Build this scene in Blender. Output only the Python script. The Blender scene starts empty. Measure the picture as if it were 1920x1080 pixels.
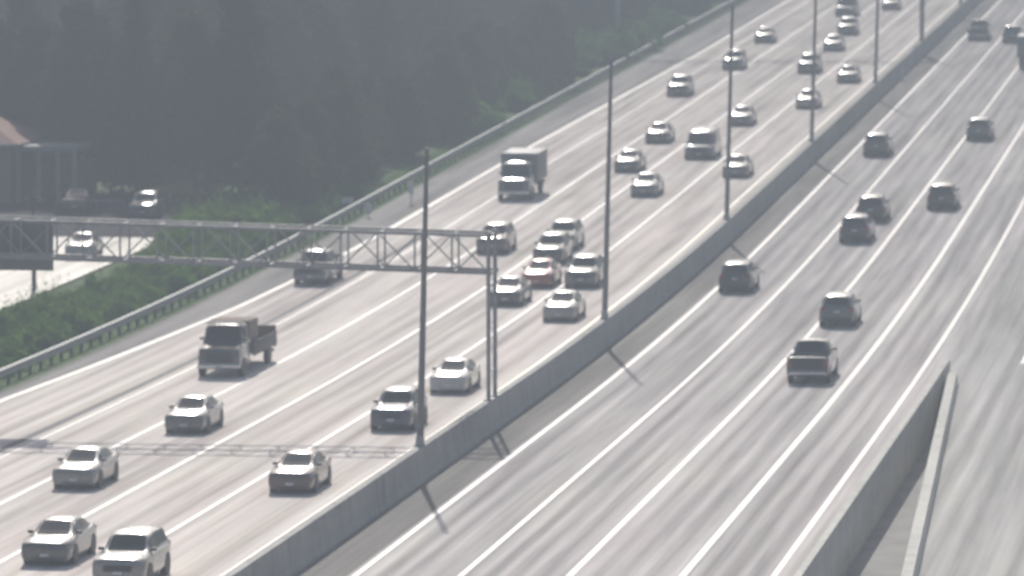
import bpy, bmesh, math, random
from mathutils import Vector, Matrix
random.seed(11)
R = math.radians
sc = bpy.context.scene
col = sc.collection

# ------------------------------------------------------------------ camera, sky, sun, exposure
YAW, PITCH = R(8.35), R(4.631)
cd = bpy.data.cameras.new('camera')
cam = bpy.data.objects.new('camera', cd)
col.objects.link(cam)
cam.location = (34.6, 0, 25)
cam.rotation_euler = (math.pi / 2 - PITCH, 0, YAW)
cd.sensor_width = 36
cd.lens = 187.5
cd.clip_start = 1
cd.clip_end = 12000
cd.dof.use_dof = True
cd.dof.focus_distance = 75
cd.dof.aperture_fstop = 2.7
sc.camera = cam

SUN_EL, SUN_AZ = R(38), R(-11.6)
w = bpy.data.worlds.new('World')
sc.world = w
w.use_nodes = True
nt = w.node_tree
sky = nt.nodes.new('ShaderNodeTexSky')
sky.sky_type = 'NISHITA'
sky.sun_disc = False
sky.sun_elevation = SUN_EL
sky.sun_rotation = SUN_AZ
sky.dust_density = 3.0
nt.links.new(sky.outputs[0], nt.nodes['Background'].inputs[0])
nt.nodes['Background'].inputs[1].default_value = 0.115
sd = bpy.data.lights.new('sun', 'SUN')
sd.energy = 5.0
sd.angle = R(0.8)
sd.color = (1.0, 0.95, 0.88)
sun = bpy.data.objects.new('sun', sd)
col.objects.link(sun)
sv = Vector((math.sin(SUN_AZ) * math.cos(SUN_EL), math.cos(SUN_AZ) * math.cos(SUN_EL), math.sin(SUN_EL)))
sun.rotation_euler = sv.to_track_quat('Z', 'Y').to_euler()
sun.location = (0, 300, 200)
sc.view_settings.view_transform = 'Standard'
sc.view_settings.look = 'None'
sc.view_settings.gamma = 1
sc.view_settings.use_curve_mapping = False
sc.view_settings.exposure = 0.40

# ------------------------------------------------------------------ helpers
def Z(y):                                  # height of the carriageway along its length (a sag, then a 3 % climb)
    if y < 235: return 0.0
    if y < 335: return 0.03 * (y - 235) ** 2 / 200
    if y < 800: return 0.03 * (y - 285)
    if y < 900: return 15.45 + 0.03 * (y - 800) - 0.03 * (y - 800) ** 2 / 200
    return 16.95

def tag(o, label=None, cat=None, group=None, kind=None):
    if label: o['label'] = label
    if cat: o['category'] = cat
    if group: o['group'] = group
    if kind: o['kind'] = kind
    return o

def empty(name, loc, rz=0, label=None, cat=None, group=None):
    o = bpy.data.objects.new(name, None)
    o.empty_display_size = 0.3
    col.objects.link(o)
    o.location = loc
    o.rotation_euler = (0, 0, rz)
    return tag(o, label, cat, group)

def inst(name, me, parent=None, loc=(0, 0, 0), rot=(0, 0, 0), scale=(1, 1, 1), mat=None):
    o = bpy.data.objects.new(name, me)
    col.objects.link(o)
    o.parent = parent
    o.location = loc
    o.rotation_euler = rot
    o.scale = scale
    if mat is not None:
        o.material_slots[0].link = 'OBJECT'
        o.material_slots[0].material = mat
    return o

class MB:
    def __init__(s): s.v = []; s.f = []
    def add(s, vs, fs):
        n = len(s.v); s.v += [tuple(p) for p in vs]; s.f += [tuple(i + n for i in q) for q in fs]
    def box(s, x0, x1, y0, y1, z0, z1, M=None):
        vs = [Vector((x, y, z)) for x in (x0, x1) for y in (y0, y1) for z in (z0, z1)]
        if M: vs = [M @ p for p in vs]
        s.add(vs, [(0, 1, 3, 2), (4, 6, 7, 5), (0, 4, 5, 1), (2, 3, 7, 6), (0, 2, 6, 4), (1, 5, 7, 3)])
    def bar(s, a, b, t, t2=None):
        a, b = Vector(a), Vector(b)
        d = b - a
        q = d.to_track_quat('Z', 'Y').to_matrix().to_4x4()
        s.box(-t / 2, t / 2, -(t2 or t) / 2, (t2 or t) / 2, 0, d.length, Matrix.Translation(a) @ q)
    def tube(s, a, b, r0, r1=None, n=10, caps=True):
        a, b = Vector(a), Vector(b)
        r1 = r0 if r1 is None else r1
        q = (b - a).to_track_quat('Z', 'Y').to_matrix()
        vs = []
        for c, r in ((a, r0), (b, r1)):
            for i in range(n):
                t = 2 * math.pi * i / n
                vs.append(c + q @ Vector((r * math.cos(t), r * math.sin(t), 0)))
        fs = [(i, (i + 1) % n, n + (i + 1) % n, n + i) for i in range(n)]
        if caps: fs += [tuple(range(n - 1, -1, -1)), tuple(range(n, 2 * n))]
        s.add(vs, fs)
    def mesh(s, name, mat=None, smooth=0, bevel=0):
        me = bpy.data.meshes.new(name)
        me.from_pydata(s.v, [], s.f)
        bm = bmesh.new(); bm.from_mesh(me)
        if smooth or bevel:
            bmesh.ops.remove_doubles(bm, verts=bm.verts, dist=1e-5)
        bmesh.ops.recalc_face_normals(bm, faces=bm.faces)
        if bevel:
            bmesh.ops.bevel(bm, geom=list(bm.edges), offset=bevel, segments=2, affect='EDGES', profile=0.5)
        if smooth:
            for f in bm.faces: f.smooth = True
        bm.to_mesh(me); bm.free()
        if smooth:
            me.set_sharp_from_angle(angle=R(smooth))
        me.materials.append(mat)
        return me
    def obj(s, name, mat, parent=None, smooth=0, bevel=0, **k):
        return inst(name, s.mesh(name, mat, smooth, bevel), parent, **k)

# ------------------------------------------------------------------ materials
def base_mat(name):
    m = bpy.data.materials.new(name); m.use_nodes = True
    return m, m.node_tree, m.node_tree.nodes['Principled BSDF']

def N(t, kind, **k):
    n = t.nodes.new(kind)
    for a, b in k.items(): setattr(n, a, b)
    return n

def mix_col(t, fac, a, b, mode='MIX'):
    m = N(t, 'ShaderNodeMix', data_type='RGBA', blend_type=mode)
    for i, v in ((0, fac), (6, a), (7, b)):
        if hasattr(v, 'links') or hasattr(v, 'is_linked'): t.links.new(v, m.inputs[i])
        else: m.inputs[i].default_value = v
    return m.outputs[2]

def noise(t, scale, vscale=(1, 1, 1), detail=4, rough=.55, dist=0.0, off=(0, 0, 0)):
    tc = N(t, 'ShaderNodeTexCoord'); mp = N(t, 'ShaderNodeMapping')
    mp.inputs['Scale'].default_value = vscale; mp.inputs['Location'].default_value = off
    n = N(t, 'ShaderNodeTexNoise')
    n.inputs['Scale'].default_value = scale; n.inputs['Detail'].default_value = detail
    n.inputs['Roughness'].default_value = rough; n.inputs['Distortion'].default_value = dist
    t.links.new(tc.outputs['Object'], mp.inputs[0]); t.links.new(mp.outputs[0], n.inputs['Vector'])
    return n.outputs['Fac']

def ramp(t, x, stops):
    r = N(t, 'ShaderNodeValToRGB')
    els = r.color_ramp.elements
    while len(els) < len(stops): els.new(.5)
    for e, (p, c) in zip(els, stops):
        e.position = p; e.color = c if len(c) == 4 else (*c, 1)
    t.links.new(x, r.inputs[0])
    return r.outputs[0]

def plain(name, c, rough=.6, metal=0., scale=3., amount=.25, coat=0., spec=.5):
    m, t, b = base_mat(name)
    n = noise(t, scale)
    k = ramp(t, n, [(.3, tuple(v * (1 - amount) for v in c)), (.7, tuple(min(1, v * (1 + amount)) for v in c))])
    t.links.new(k, b.inputs['Base Color'])
    b.inputs['Roughness'].default_value = rough; b.inputs['Metallic'].default_value = metal
    b.inputs['Coat Weight'].default_value = coat; b.inputs['Coat Roughness'].default_value = .06
    b.inputs['Specular IOR Level'].default_value = spec
    return m

def paint(name, c, metal=.35):
    m, t, b = base_mat(name)
    n = noise(t, 1.2, detail=5)                      # road dust
    k = ramp(t, n, [(.35, c), (.8, tuple(v * .8 + .04 for v in c))])
    t.links.new(k, b.inputs['Base Color'])
    rr = ramp(t, n, [(.3, (.24,) * 3), (.8, (.36,) * 3)])
    t.links.new(rr, b.inputs['Roughness'])
    b.inputs['Metallic'].default_value = metal
    b.inputs['Coat Weight'].default_value = 1.0; b.inputs['Coat Roughness'].default_value = .21
    return m

def road_mat(name, dark, light, seed, lanes, rough=(.42, .62), spec=.5):
    """worn concrete / asphalt: long streaks, wheel paths, blotches; everything follows the lanes"""
    m, t, b = base_mat(name)
    a = noise(t, 1.0, (1.7, .011, 1), 5, .6, .3, (seed, 3, 0))      # long streaks
    c = noise(t, 1.0, (.55, .022, 1), 5, .6, .4, (seed, 40, 0))       # blotches
    d = noise(t, 1.0, (3.0, .055, 1), 4, .7, .9, (seed, 90, 0))      # short wavy flecks
    s1 = mix_col(t, .5, a, c)
    s2 = mix_col(t, .2, s1, d)
    k = ramp(t, s2, [(.38, dark), (.49, tuple((p + q) / 2 for p, q in zip(dark, light))), (.60, light)])
    # wheel paths / oil stripe as a function of position across the lane
    tc = N(t, 'ShaderNodeTexCoord'); sx = N(t, 'ShaderNodeSeparateXYZ'); t.links.new(tc.outputs['Object'], sx.inputs[0])
    x0, wd = lanes
    m1 = N(t, 'ShaderNodeMath', operation='SUBTRACT'); t.links.new(sx.outputs[0], m1.inputs[0]); m1.inputs[1].default_value = x0
    m2 = N(t, 'ShaderNodeMath', operation='DIVIDE'); t.links.new(m1.outputs[0], m2.inputs[0]); m2.inputs[1].default_value = wd
    m3 = N(t, 'ShaderNodeMath', operation='FRACT'); t.links.new(m2.outputs[0], m3.inputs[0])
    rp = ramp(t, m3.outputs[0], [(0, (.5,) * 3), (.14, (.62,) * 3), (.24, (.34,) * 3), (.38, (.6,) * 3), (.5, (.4,) * 3), (.62, (.62,) * 3), (.76, (.36,) * 3), (.9, (.6,) * 3)])
    wv = noise(t, 1.0, (.8, .03, 1), 3, .6, .2, (seed + 7, 0, 0))
    wf = ramp(t, wv, [(.35, (.3,) * 3), (.65, (1.0,) * 3)])
    k2 = mix_col(t, wf, k, rp, 'OVERLAY')
    tn = noise(t, 1.0, (.35, .035, 1), 4, .6, .5, (seed + 20, 60, 0))
    k2 = mix_col(t, .8, k2, ramp(t, tn, [(.36, (1.0, .95, .94)), (.5, (.95, .935, .92)), (.64, (1.0, .99, .93))]), 'MULTIPLY')
    t.links.new(k2, b.inputs['Base Color'])
    rr = ramp(t, s2, [(.35, (rough[1],) * 3), (.65, (rough[0],) * 3)])
    t.links.new(rr, b.inputs['Roughness'])
    b.inputs['Specular IOR Level'].default_value = spec
    bp = N(t, 'ShaderNodeBump'); bp.inputs['Strength'].default_value = .25; bp.inputs['Distance'].default_value = .02
    t.links.new(d, bp.inputs['Height']); t.links.new(bp.outputs[0], b.inputs['Normal'])
    return m

def line_mat(name, c, under):
    """traffic paint, worn through to the pavement in places"""
    m, t, b = base_mat(name)
    a = noise(t, 1.0, (3, .05, 1), 5, .7, .5)
    e = noise(t, 1.0, (.22, .045, 1), 6, .7, .4, (5, 11, 0))
    f = ramp(t, mix_col(t, .55, a, e), [(.47, (0.0,) * 3), (.60, (.85,) * 3)])
    t.links.new(mix_col(t, f, (*under, 1), (*c, 1)), b.inputs['Base Color'])
    b.inputs['Roughness'].default_value = .4
    return m

def leaf_mat(name, c, c2, trans=.35):
    m, t, b = base_mat(name)
    oi = N(t, 'ShaderNodeObjectInfo')
    n = noise(t, .5, detail=3)
    k = ramp(t, n, [(.35, c), (.65, c2)])
    k2 = mix_col(t, .55, k, ramp(t, oi.outputs['Random'], [(0, c), (1, c2)]))
    t.links.new(k2, b.inputs['Base Color'])
    b.inputs['Roughness'].default_value = .95
    b.inputs['Specular IOR Level'].default_value = .04
    tr = N(t, 'ShaderNodeBsdfTranslucent'); t.links.new(k2, tr.inputs[0])
    mx = N(t, 'ShaderNodeMixShader'); mx.inputs[0].default_value = trans
    out = t.nodes['Material Output']
    t.links.new(b.outputs[0], mx.inputs[1]); t.links.new(tr.outputs[0], mx.inputs[2]); t.links.new(mx.outputs[0], out.inputs[0])
    return m

M = {}
M['conc_left'] = road_mat('worn_concrete', (.43, .40, .378), (.76, .71, .67), 3.0, (-2.4, 4.1), (.90, 1.0), .03)
M['conc_right'] = road_mat('grey_concrete', (.28, .268, .268), (.54, .517, .505), 31.0, (2.4, 3.72), (.90, 1.0), .03)
M['ramp'] = road_mat('ramp_concrete', (.26, .258, .25), (.47, .463, .45), 57.0, (20, 4.0), (.90, 1.0), .03)
M['asphalt'] = road_mat('shoulder_asphalt', (.075, .07, .072), (.15, .14, .145), 77.0, (-30, 9.0), (.75, .9), .3)
M['shoulder'] = road_mat('median_shoulder_asphalt', (.085, .082, .079), (.18, .172, .165), 15.0, (-30, 9.0), (.8, .95), .2)
M['dull_concrete'] = plain('dull_concrete', (.30, .295, .285), .95, scale=.5, amount=.15, spec=.05)
M['shade_toned_lot'] = plain('shade_toned_asphalt', (.028, .027, .03), .95, scale=.4, amount=.3, spec=.08)  # asphalt of the lot, with the tree shade put into its dark colour
M['street'] = road_mat('street_concrete', (.17, .155, .135), (.28, .258, .225), 91.0, (-34, 5.0), (.5, .7))
M['dirt'] = plain('roadside_grit', (.42, .37, .27), .9, scale=2, amount=.35)
M['white_line'] = line_mat('white_road_paint', (.60, .59, .575), (.42, .405, .395))
M['worn_line'] = line_mat('worn_road_paint', (.66, .64, .615), (.56, .53, .50))
M['yellow_line'] = line_mat('yellow_road_paint', (.60, .54, .36), (.40, .38, .34))
def stained(name, c):
    m, t, b = base_mat(name)
    a = noise(t, 1.0, (1, 1.3, .25), 5, .65, .2); d = noise(t, 1.0, (.5, .06, .5), 4, .6, 0, (0, 9, 0)); e = noise(t, 9.0, detail=4)
    f = mix_col(t, .35, mix_col(t, .5, a, d), e)
    t.links.new(ramp(t, f, [(.36, tuple(v * .58 for v in c)), (.5, c), (.62, tuple(v * 1.2 for v in c))]), b.inputs['Base Color'])
    b.inputs['Roughness'].default_value = .9; b.inputs['Specular IOR Level'].default_value = .15
    return m
M['barrier'] = stained('barrier_concrete', (.37, .362, .342))
M['kerb'] = stained('pale_concrete', (.50, .49, .45))
M['grass'] = plain('roadside_grass', (.06, .10, .03), .9, scale=.8, amount=.5, spec=.1)
M['steel'] = plain('galvanised_steel', (.26, .27, .27), .65, .2, 4, .15)
M['steel_dull'] = plain('weathered_steel', (.27, .27, .275), .6, .3, 2, .2)
M['pole'] = plain('painted_pole_steel', (.17, .165, .165), .55, .2, 2, .2)
M['sign_back'] = plain('sign_back_aluminium', (.16, .165, .17), .6, .2, 1, .15)
M['wood'] = plain('weathered_wood', (.11, .09, .075), .85, scale=6, amount=.4)
M['bark'] = plain('bark', (.07, .058, .045), .9, scale=5, amount=.4, spec=.1)
M['leaf'] = leaf_mat('dense_foliage', (.018, .034, .014), (.055, .090, .028), .32)
M['leaf2'] = leaf_mat('dark_foliage', (.014, .026, .016), (.040, .066, .030), .26)
M['leaf3'] = leaf_mat('bright_foliage', (.085, .18, .025), (.15, .25, .04), .5)
M['leaf4'] = leaf_mat('scrub_foliage', (.07, .17, .025), (.12, .23, .04), .5)
M['glass'] = plain('tinted_glass', (.018, .021, .024), .14, 0, 1, .1)
M['tyre'] = plain('tyre_rubber', (.022, .022, .022), .85, amount=.2, spec=.2)
M['rim'] = plain('alloy_rim', (.40, .40, .41), .35, .8)
M['black'] = plain('black_plastic', (.03, .03, .032), .6, amount=.2)
M['chrome'] = plain('dull_chrome', (.55, .55, .56), .25, .9, amount=.1)
M['lamp'] = plain('lamp_lens', (.62, .62, .62), .12, 0, amount=.08)
M['tail'] = plain('tail_lamp_lens', (.30, .02, .02), .2, amount=.1)
M['plate'] = plain('number_plate', (.62, .63, .62), .5, amount=.06)
M['white_panel'] = plain('white_panel', (.72, .72, .70), .45, amount=.08)
M['rust'] = plain('rusty_red_steel', (.20, .085, .06), .7, scale=3, amount=.35)
M['roof_red'] = plain('faded_red_shingle', (.23, .11, .085), .85, scale=3, amount=.3)
M['stucco'] = plain('tan_house_wall', (.20, .145, .12), .9, scale=2, amount=.15)
M['trim'] = plain('pale_house_trim', (.22, .22, .22), .7, amount=.1)
PAINT = {k: paint('car_paint_' + k, c, mt) for k, c, mt in [
    ('charcoal', (.050, .052, .055), .4), ('silver', (.17, .175, .18), .5), ('pale', (.24, .24, .236), .2), ('black', (.016, .016, .018), .2),
    ('grey', (.10, .103, .107), .4), ('burgundy', (.06, .028, .034), .4), ('navy', (.025, .03, .07), .4), ('white', (.42, .42, .41), 0.),
    ('brown', (.09, .065, .055), .4), ('red', (.25, .03, .026), .3), ('slate', (.10, .115, .125), .4), ('bluegrey', (.085, .095, .14), .2)]}

# ------------------------------------------------------------------ strips that follow the road's long profile
def ys(y0, y1, step=6.0):
    n = max(1, int(math.ceil((y1 - y0) / step)))
    return [y0 + (y1 - y0) * i / n for i in range(n + 1)]

def strip(name, mat, x0, x1, y0, y1, dz, thick=0, kind='structure', parent=None, step=6.0, smooth=0):
    """a sheet (or slab) between x0 and x1, each a number or a function of y"""
    g = lambda f, y: f(y) if callable(f) else f
    mb = MB(); Y = ys(y0, y1, step); vs = []; fs = []
    for y in Y:
        a, b, z = g(x0, y), g(x1, y), Z(y) + dz
        vs += [(a, y, z), (b, y, z)]
        if thick: vs += [(a, y, z - thick), (b, y, z - thick)]
    k = 4 if thick else 2
    for i in range(len(Y) - 1):
        p, q = i * k, (i + 1) * k
        fs.append((p, p + 1, q + 1, q))
        if thick: fs += [(p, q, q + 2, p + 2), (p + 1, p + 3, q + 3, q + 1), (p + 2, q + 2, q + 3, p + 3)]
    if thick:
        e = (len(Y) - 1) * k
        fs += [(0, 2, 3, 1), (e, e + 1, e + 3, e + 2)]
    mb.add(vs, fs)
    o = mb.obj(name, mat, parent)
    if kind: o['kind'] = kind
    return o

def extrude(name, mat, prof, y0, y1, xf=0.0, parent=None, step=6.0, smooth=0):
    """a cross-section [(x, z)] swept along the road; xf shifts it sideways (number or function of y)"""
    mb = MB(); Y = ys(y0, y1, step); n = len(prof); vs = []; fs = []
    for y in Y:
        s = xf(y) if callable(xf) else xf
        vs += [(x + s, y, Z(y) + z) for x, z in prof]
    for i in range(len(Y) - 1):
        for j in range(n):
            k = (j + 1) % n
            fs.append((i * n + j, i * n + k, (i + 1) * n + k, (i + 1) * n + j))
    fs += [tuple(range(n)), tuple(range((len(Y) - 1) * n, len(Y) * n))]
    mb.add(vs, fs)
    return mb.obj(name, mat, parent, smooth=smooth)

# ------------------------------------------------------------------ terrain
def bank(x):
    if x > -27: return 0.0
    if x > -36: return (-27 - x) / 9 * .35
    if x > -75: return .35
    return .35 + min((-75 - x) * .055, 14)

gx = [-3200, -1500, -700, -400, -250, -180, -140, -110, -95, -85, -75, -65, -55, -45, -36, -31, -28, -26.6, -25.2, -25.0, -12, 0, 9, 17, 24, 30.2, 30.4, 36, 50, 90, 200, 500, 1500, 3200]
gy = [-1500, -600, -200, 0, 100, 160, 200] + [235 + 10 * i for i in range(11)] + [360, 400, 450, 500, 600, 700, 800, 825, 850, 875, 900, 1200, 2000, 3500]
mb = MB(); vs = []; fs = []
for y in gy:
    for x in gx:
        z = Z(y) - .03 + bank(x)
        if -25.1 < x < 30.3: z = Z(y) - 1.9
        vs.append((x, y, z))
nx = len(gx)
for j in range(len(gy) - 1):
    for i in range(nx - 1):
        fs.append((j * nx + i, j * nx + i + 1, (j + 1) * nx + i + 1, (j + 1) * nx + i))
mb.add(vs, fs)
mb.obj('ground', M['grass'])['kind'] = 'structure'

# ------------------------------------------------------------------ carriageways
Y0, Y1 = -60, 1100
def pave_edge(y):                         # the concrete widens towards the camera
    pts = ((Y0, -24.6), (240, -24.4), (285, -22.8), (310, -22.4), (400, -22.2), (500, -21.2), (Y1, -21.2))
    for (a, p), (b, q) in zip(pts, pts[1:]):
        if y <= b: return p + (q - p) * (y - a) / (b - a)
    return -21.2
strip('oncoming_carriageway', M['conc_left'], pave_edge, -.3, Y0, Y1, 0, 1.0)
strip('road_shoulder', M['asphalt'], -25.05, pave_edge, Y0, Y1, 0, 1.0)
strip('outbound_carriageway', M['conc_right'], 2.15, 18.1, Y0, Y1, 0, 1.0)
strip('median_shoulder', M['shoulder'], -.3, 2.15, Y0, Y1, -.004, 1.0)
def gore(y): return 21.8 - (y - 178) * .0419
strip('ramp', M['ramp'], gore, lambda y: gore(y) + 11.5, Y0, 256, 0, 1.9)
strip('merging_lanes', M['ramp'], 18.1, 30.3, 256, Y1, 0, 1.0)
strip('gap_floor', M['dull_concrete'], 18.2, lambda y: gore(y) + .1, Y0, 256, -1.5)
strip('grit_strip', M['dirt'], -1.75, -.42, Y0, Y1, .004)
for x, wd, m in ((-2.15, .2, 'yellow_line'), (2.4, .2, 'worn_line'), (-6.5, .17, 'worn_line'), (-10.7, .17, 'worn_line'), (-14.8, .17, 'worn_line'),
                 (-18.6, .12, 'worn_line'), (6.05, .2, 'white_line'), (9.8, .24, 'white_line'), (13.7, .26, 'white_line'), (16.85, .22, 'white_line')):
    strip('lane_marking', M[m], x - wd / 2, x + wd / 2, Y0, Y1, .006)
strip('lane_marking', M['worn_line'], lambda y: gore(y) + 4.3, lambda y: gore(y) + 4.42, Y0, 256, .006)
strip('lane_marking', M['white_line'], 21.4, 21.6, 262, Y1, .006)
strip('lane_marking', M['white_line'], lambda y: pave_edge(y) + .15, lambda y: pave_edge(y) + .42, Y0, Y1, .006)
strip('tar_seam', M['asphalt'], -19.5, -19.05, 150, 330, .008)
# verge between shoulder and guardrail
strip('verge', M['grass'], -26.6, -25.05, Y0, Y1, -.01, .3)

# ------------------------------------------------------------------ concrete walls
o = extrude('median_barrier', M['barrier'], [(-.32, -.3), (-.32, .08), (-.22, .33), (-.15, 1.37), (.17, 1.37), (.24, .33), (.32, .08), (.32, -.3)], Y0, Y1)
tag(o, 'long concrete median wall with dark shaded face between the two carriageways', 'barrier')
o = extrude('edge_barrier', M['kerb'], [(17.98, -.3), (17.98, .1), (18.08, .8), (18.34, .8), (18.36, -1.6), (18.12, -1.6), (18.1, -.3)], Y0, 256)
tag(o, 'concrete edge wall dropping into the dark gap beside the ramp', 'barrier')
o = extrude('gore_barrier', M['kerb'], [(-.26, -1.6), (-.24, .35), (-.18, .55), (.22, .55), (.28, .1), (.28, -1.6)], Y0, 252, gore)
tag(o, 'pale concrete kerb wall along the ramp side of the dark gap', 'barrier')
o = extrude('ramp_barrier', M['barrier'], [(11.3, -.3), (11.36, .8), (11.6, .8), (11.66, -.3)], Y0, 252, gore)
tag(o, 'low concrete wall along the outer edge of the ramp', 'barrier')

# ------------------------------------------------------------------ haze
mb = MB(); mb.box(-3600, 3600, -1900, 3900, -4.0, 46.0)
hz = mb.obj('haze', None)
hm = bpy.data.materials.new('haze_air'); hm.use_nodes = True
ht = hm.node_tree; ht.nodes.clear()
ho = ht.nodes.new('ShaderNodeOutputMaterial'); hv = ht.nodes.new('ShaderNodeVolumePrincipled')
hv.inputs['Color'].default_value = (.345, .388, .435, 1)
hv.inputs['Density'].default_value = .0021
hv.inputs['Anisotropy'].default_value = 0.0
ht.links.new(hv.outputs[0], ho.inputs['Volume'])
hz.data.materials[0] = hm
hz['kind'] = 'stuff'

# ------------------------------------------------------------------ guardrail on posts
gr = empty('guardrail', (-25.8, 200, 0), 0, 'long steel guardrail on posts between the dark shoulder and the green bank', 'guardrail')
prof = [(.10, .42), (.13, .45), (.13, .52), (.06, .57), (.06, .61), (.13, .66), (.13, .73), (.10, .78), (-.04, .80), (-.05, .77), (.02, .61), (.02, .57), (.06, .42)]
mbs = extrude('beam', M['steel'], [(x, z) for x, z in prof], 60, 700, 0, gr)
mbs.location = (0, -200, 0)
pm = MB(); pm.box(-.09, .05, -.08, .08, -.3, .72)
pmesh = pm.mesh('post', M['wood'])
for i in range(220):
    y = 130 + i * 2.2
    inst('post', pmesh, gr, (0, y - 200, Z(y)))

# ------------------------------------------------------------------ light poles on the median wall
pole_y = [210.3, 268.2, 327.0, 385.3, 444.4, 500.6, 557.8]
b1 = MB(); b1.box(-.24, .24, -.24, .24, 0, .05); b1.tube((0, 0, .05), (0, 0, .45), .2, .15, 12)
s1 = MB(); s1.tube((0, 0, .4), (0, 0, 13.2), .15, .085, 14)
c1_ = MB(); c1_.tube((0, 0, 13.2), (0, 0, 13.35), .12, .05, 12)
cme = c1_.mesh('cap', M['steel_dull'], 40)
hd = MB(); hd.box(-.05, .05, .118, .135, 0, .22)
bme, sme = b1.mesh('base', M['barrier']), s1.mesh('shaft', M['pole'], 40)
dme = hd.mesh('hand_hole_cover', M['steel_dull'])
PL = ['light pole whose foot stands beside the navy oncoming SUV, nearest one to the camera',
      'light pole on the median wall just beyond the group of bunched oncoming cars',
      'light pole on the median wall beside the gray sedan trailing the big panel van',
      'light pole on the median wall with a silver sedan passing just behind it',
      'light pole on the median wall just beyond the dark gray coupe',
      'light pole standing close beside the far gantry posts',
      'farthest light pole, on the median wall at the top of the climb']
for y, lab in zip(pole_y, PL):
    r = empty('light_pole', (.0, y, Z(y) + 1.37), 0, lab, 'light pole', 'light poles along the median wall')
    hs = .90 if y < 220 else 1.0
    inst('base', bme, r); inst('shaft', sme, r, (0, 0, 0), (0, R(1.4), 0), (1, 1, hs))
    inst('hand_hole_cover', dme, r, (0, -.27, .75))
    inst('cap', cme, r, (0, 0, 0), (0, R(1.4), 0), (1, 1, hs))

# ------------------------------------------------------------------ sign gantries across the oncoming carriageway
def gantry(y, label, grp, sign):
    g = empty('sign_gantry', (0, y, Z(y) + 1.37), 0, label, 'gantry', grp)
    D = 1.9
    L, x1, st = -28.6, .15, 1.64
    zb = lambda x: 5.55 - .021 * x
    zt = lambda x: zb(x) + 1.62
    for yy in (0, D):
        m = MB(); m.tube((0, yy, 0), (0, yy, 7.35), .095, .095, 12); m.box(-.22, .22, yy - .2, yy + .2, -.001, .05); m.obj('post', M['steel_dull'], g, 40)
        for f in (zb, zt):
            m = MB(); m.bar((L, yy, f(L)), (x1, yy, f(x1)), .145); m.obj('chord', M['steel_dull'], g)
        m = MB(); m.tube((L, yy, -1.37), (L, yy, zt(L) + .2), .14, .14, 12); m.obj('post', M['steel_dull'], g, 40)
    m = MB()
    for k in range(3): m.bar((0, .1, 1.2 + k * 1.9), (0, D - .1, 1.2 + k * 1.9), .05)
    m.obj('post_bracing', M['steel_dull'], g)
    n = int((x1 - L) / st)
    for i in range(n + 1):
        x = x1 - .12 - i * st
        for yy in (0, D):
            m = MB(); m.bar((x, yy, zb(x)), (x, yy, zt(x)), .075); m.obj('upright', M['steel_dull'], g)
            if i < n:
                a, b = (x, x - st) if (i % 2 == 0) == (yy == 0) else (x - st, x)
                m = MB(); m.bar((a, yy, zb(a)), (b, yy, zt(b)), .06); m.obj('diagonal_brace', M['steel_dull'], g)
        for f in (zb, zt):
            m = MB(); m.bar((x, 0, f(x)), (x, D, f(x)), .05); m.obj('cross_strut', M['steel_dull'], g)
    m = MB(); m.box(-1.0, 1.0, D / 2 - .02, D / 2 + .02, 0, 0.02)
    if sign:
        xa, xb = -24.2, -19.9
        s = MB(); s.box(xa, xb, D + .30, D + .36, 5.25, 7.75)
        so = s.obj('sign_panel', M['sign_back'], g)
        for k in range(5):
            q = MB(); xx = xa + .35 + k * (xb - xa - .7) / 4
            q.box(xx - .05, xx + .05, D + .19, D + .299, 5.3, 7.7); q.obj('sign_stiffener', M['sign_back'], so)
    return g
gantry(228.7, 'steel truss sign gantry spanning the oncoming lanes in front of the tight group of cars', 'sign gantries over the oncoming lanes', True)
gantry(498.2, 'distant gantry of thick twin posts beside the wall at the top', 'sign gantries over the oncoming lanes', False)

# ------------------------------------------------------------------ vehicles
def lerp(a, b, t): return a + (b - a) * t

def interp(tab, y):
    """tab rows (y, values...) sorted by descending y"""
    if y >= tab[0][0]: return tab[0][1:]
    for p, q in zip(tab, tab[1:]):
        if y >= q[0]:
            t = (p[0] - y) / (p[0] - q[0]) if p[0] != q[0] else 0
            return tuple(lerp(a, b, t) for a, b in zip(p[1:], q[1:]))
    return tab[-1][1:]

def loft(mb, rings):
    n = len(rings[0]); vs = [p for r in rings for p in r]; fs = []
    for i in range(len(rings) - 1):
        for j in range(n):
            k = (j + 1) % n
            fs.append((i * n + j, i * n + k, (i + 1) * n + k, (i + 1) * n + j))
    fs += [tuple(range(n - 1, -1, -1)), tuple(range((len(rings) - 1) * n, len(rings) * n))]
    mb.add(vs, fs)

def body_ring(y, w, zb, zm, zt, crown, dip=None):
    if dip is None:
        half = [(.90 * w, zb), (w, zb + .16), (w * 1.005, zm), (w * .975, zt - .09), (w * .90, zt - .02), (w * .55, zt + crown * .75), (0.0, zt + crown)]
    else:
        half = [(.90 * w, zb), (w, zb + .16), (w * 1.0, zm), (w * .99, zt - .04), (w * .95, zt), (w * .88, dip), (0.0, dip)]
    pts = [(x, y, z) for x, z in half]
    return pts + [(-x, y, z) for x, _, z in reversed(pts[:-1])]

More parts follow.
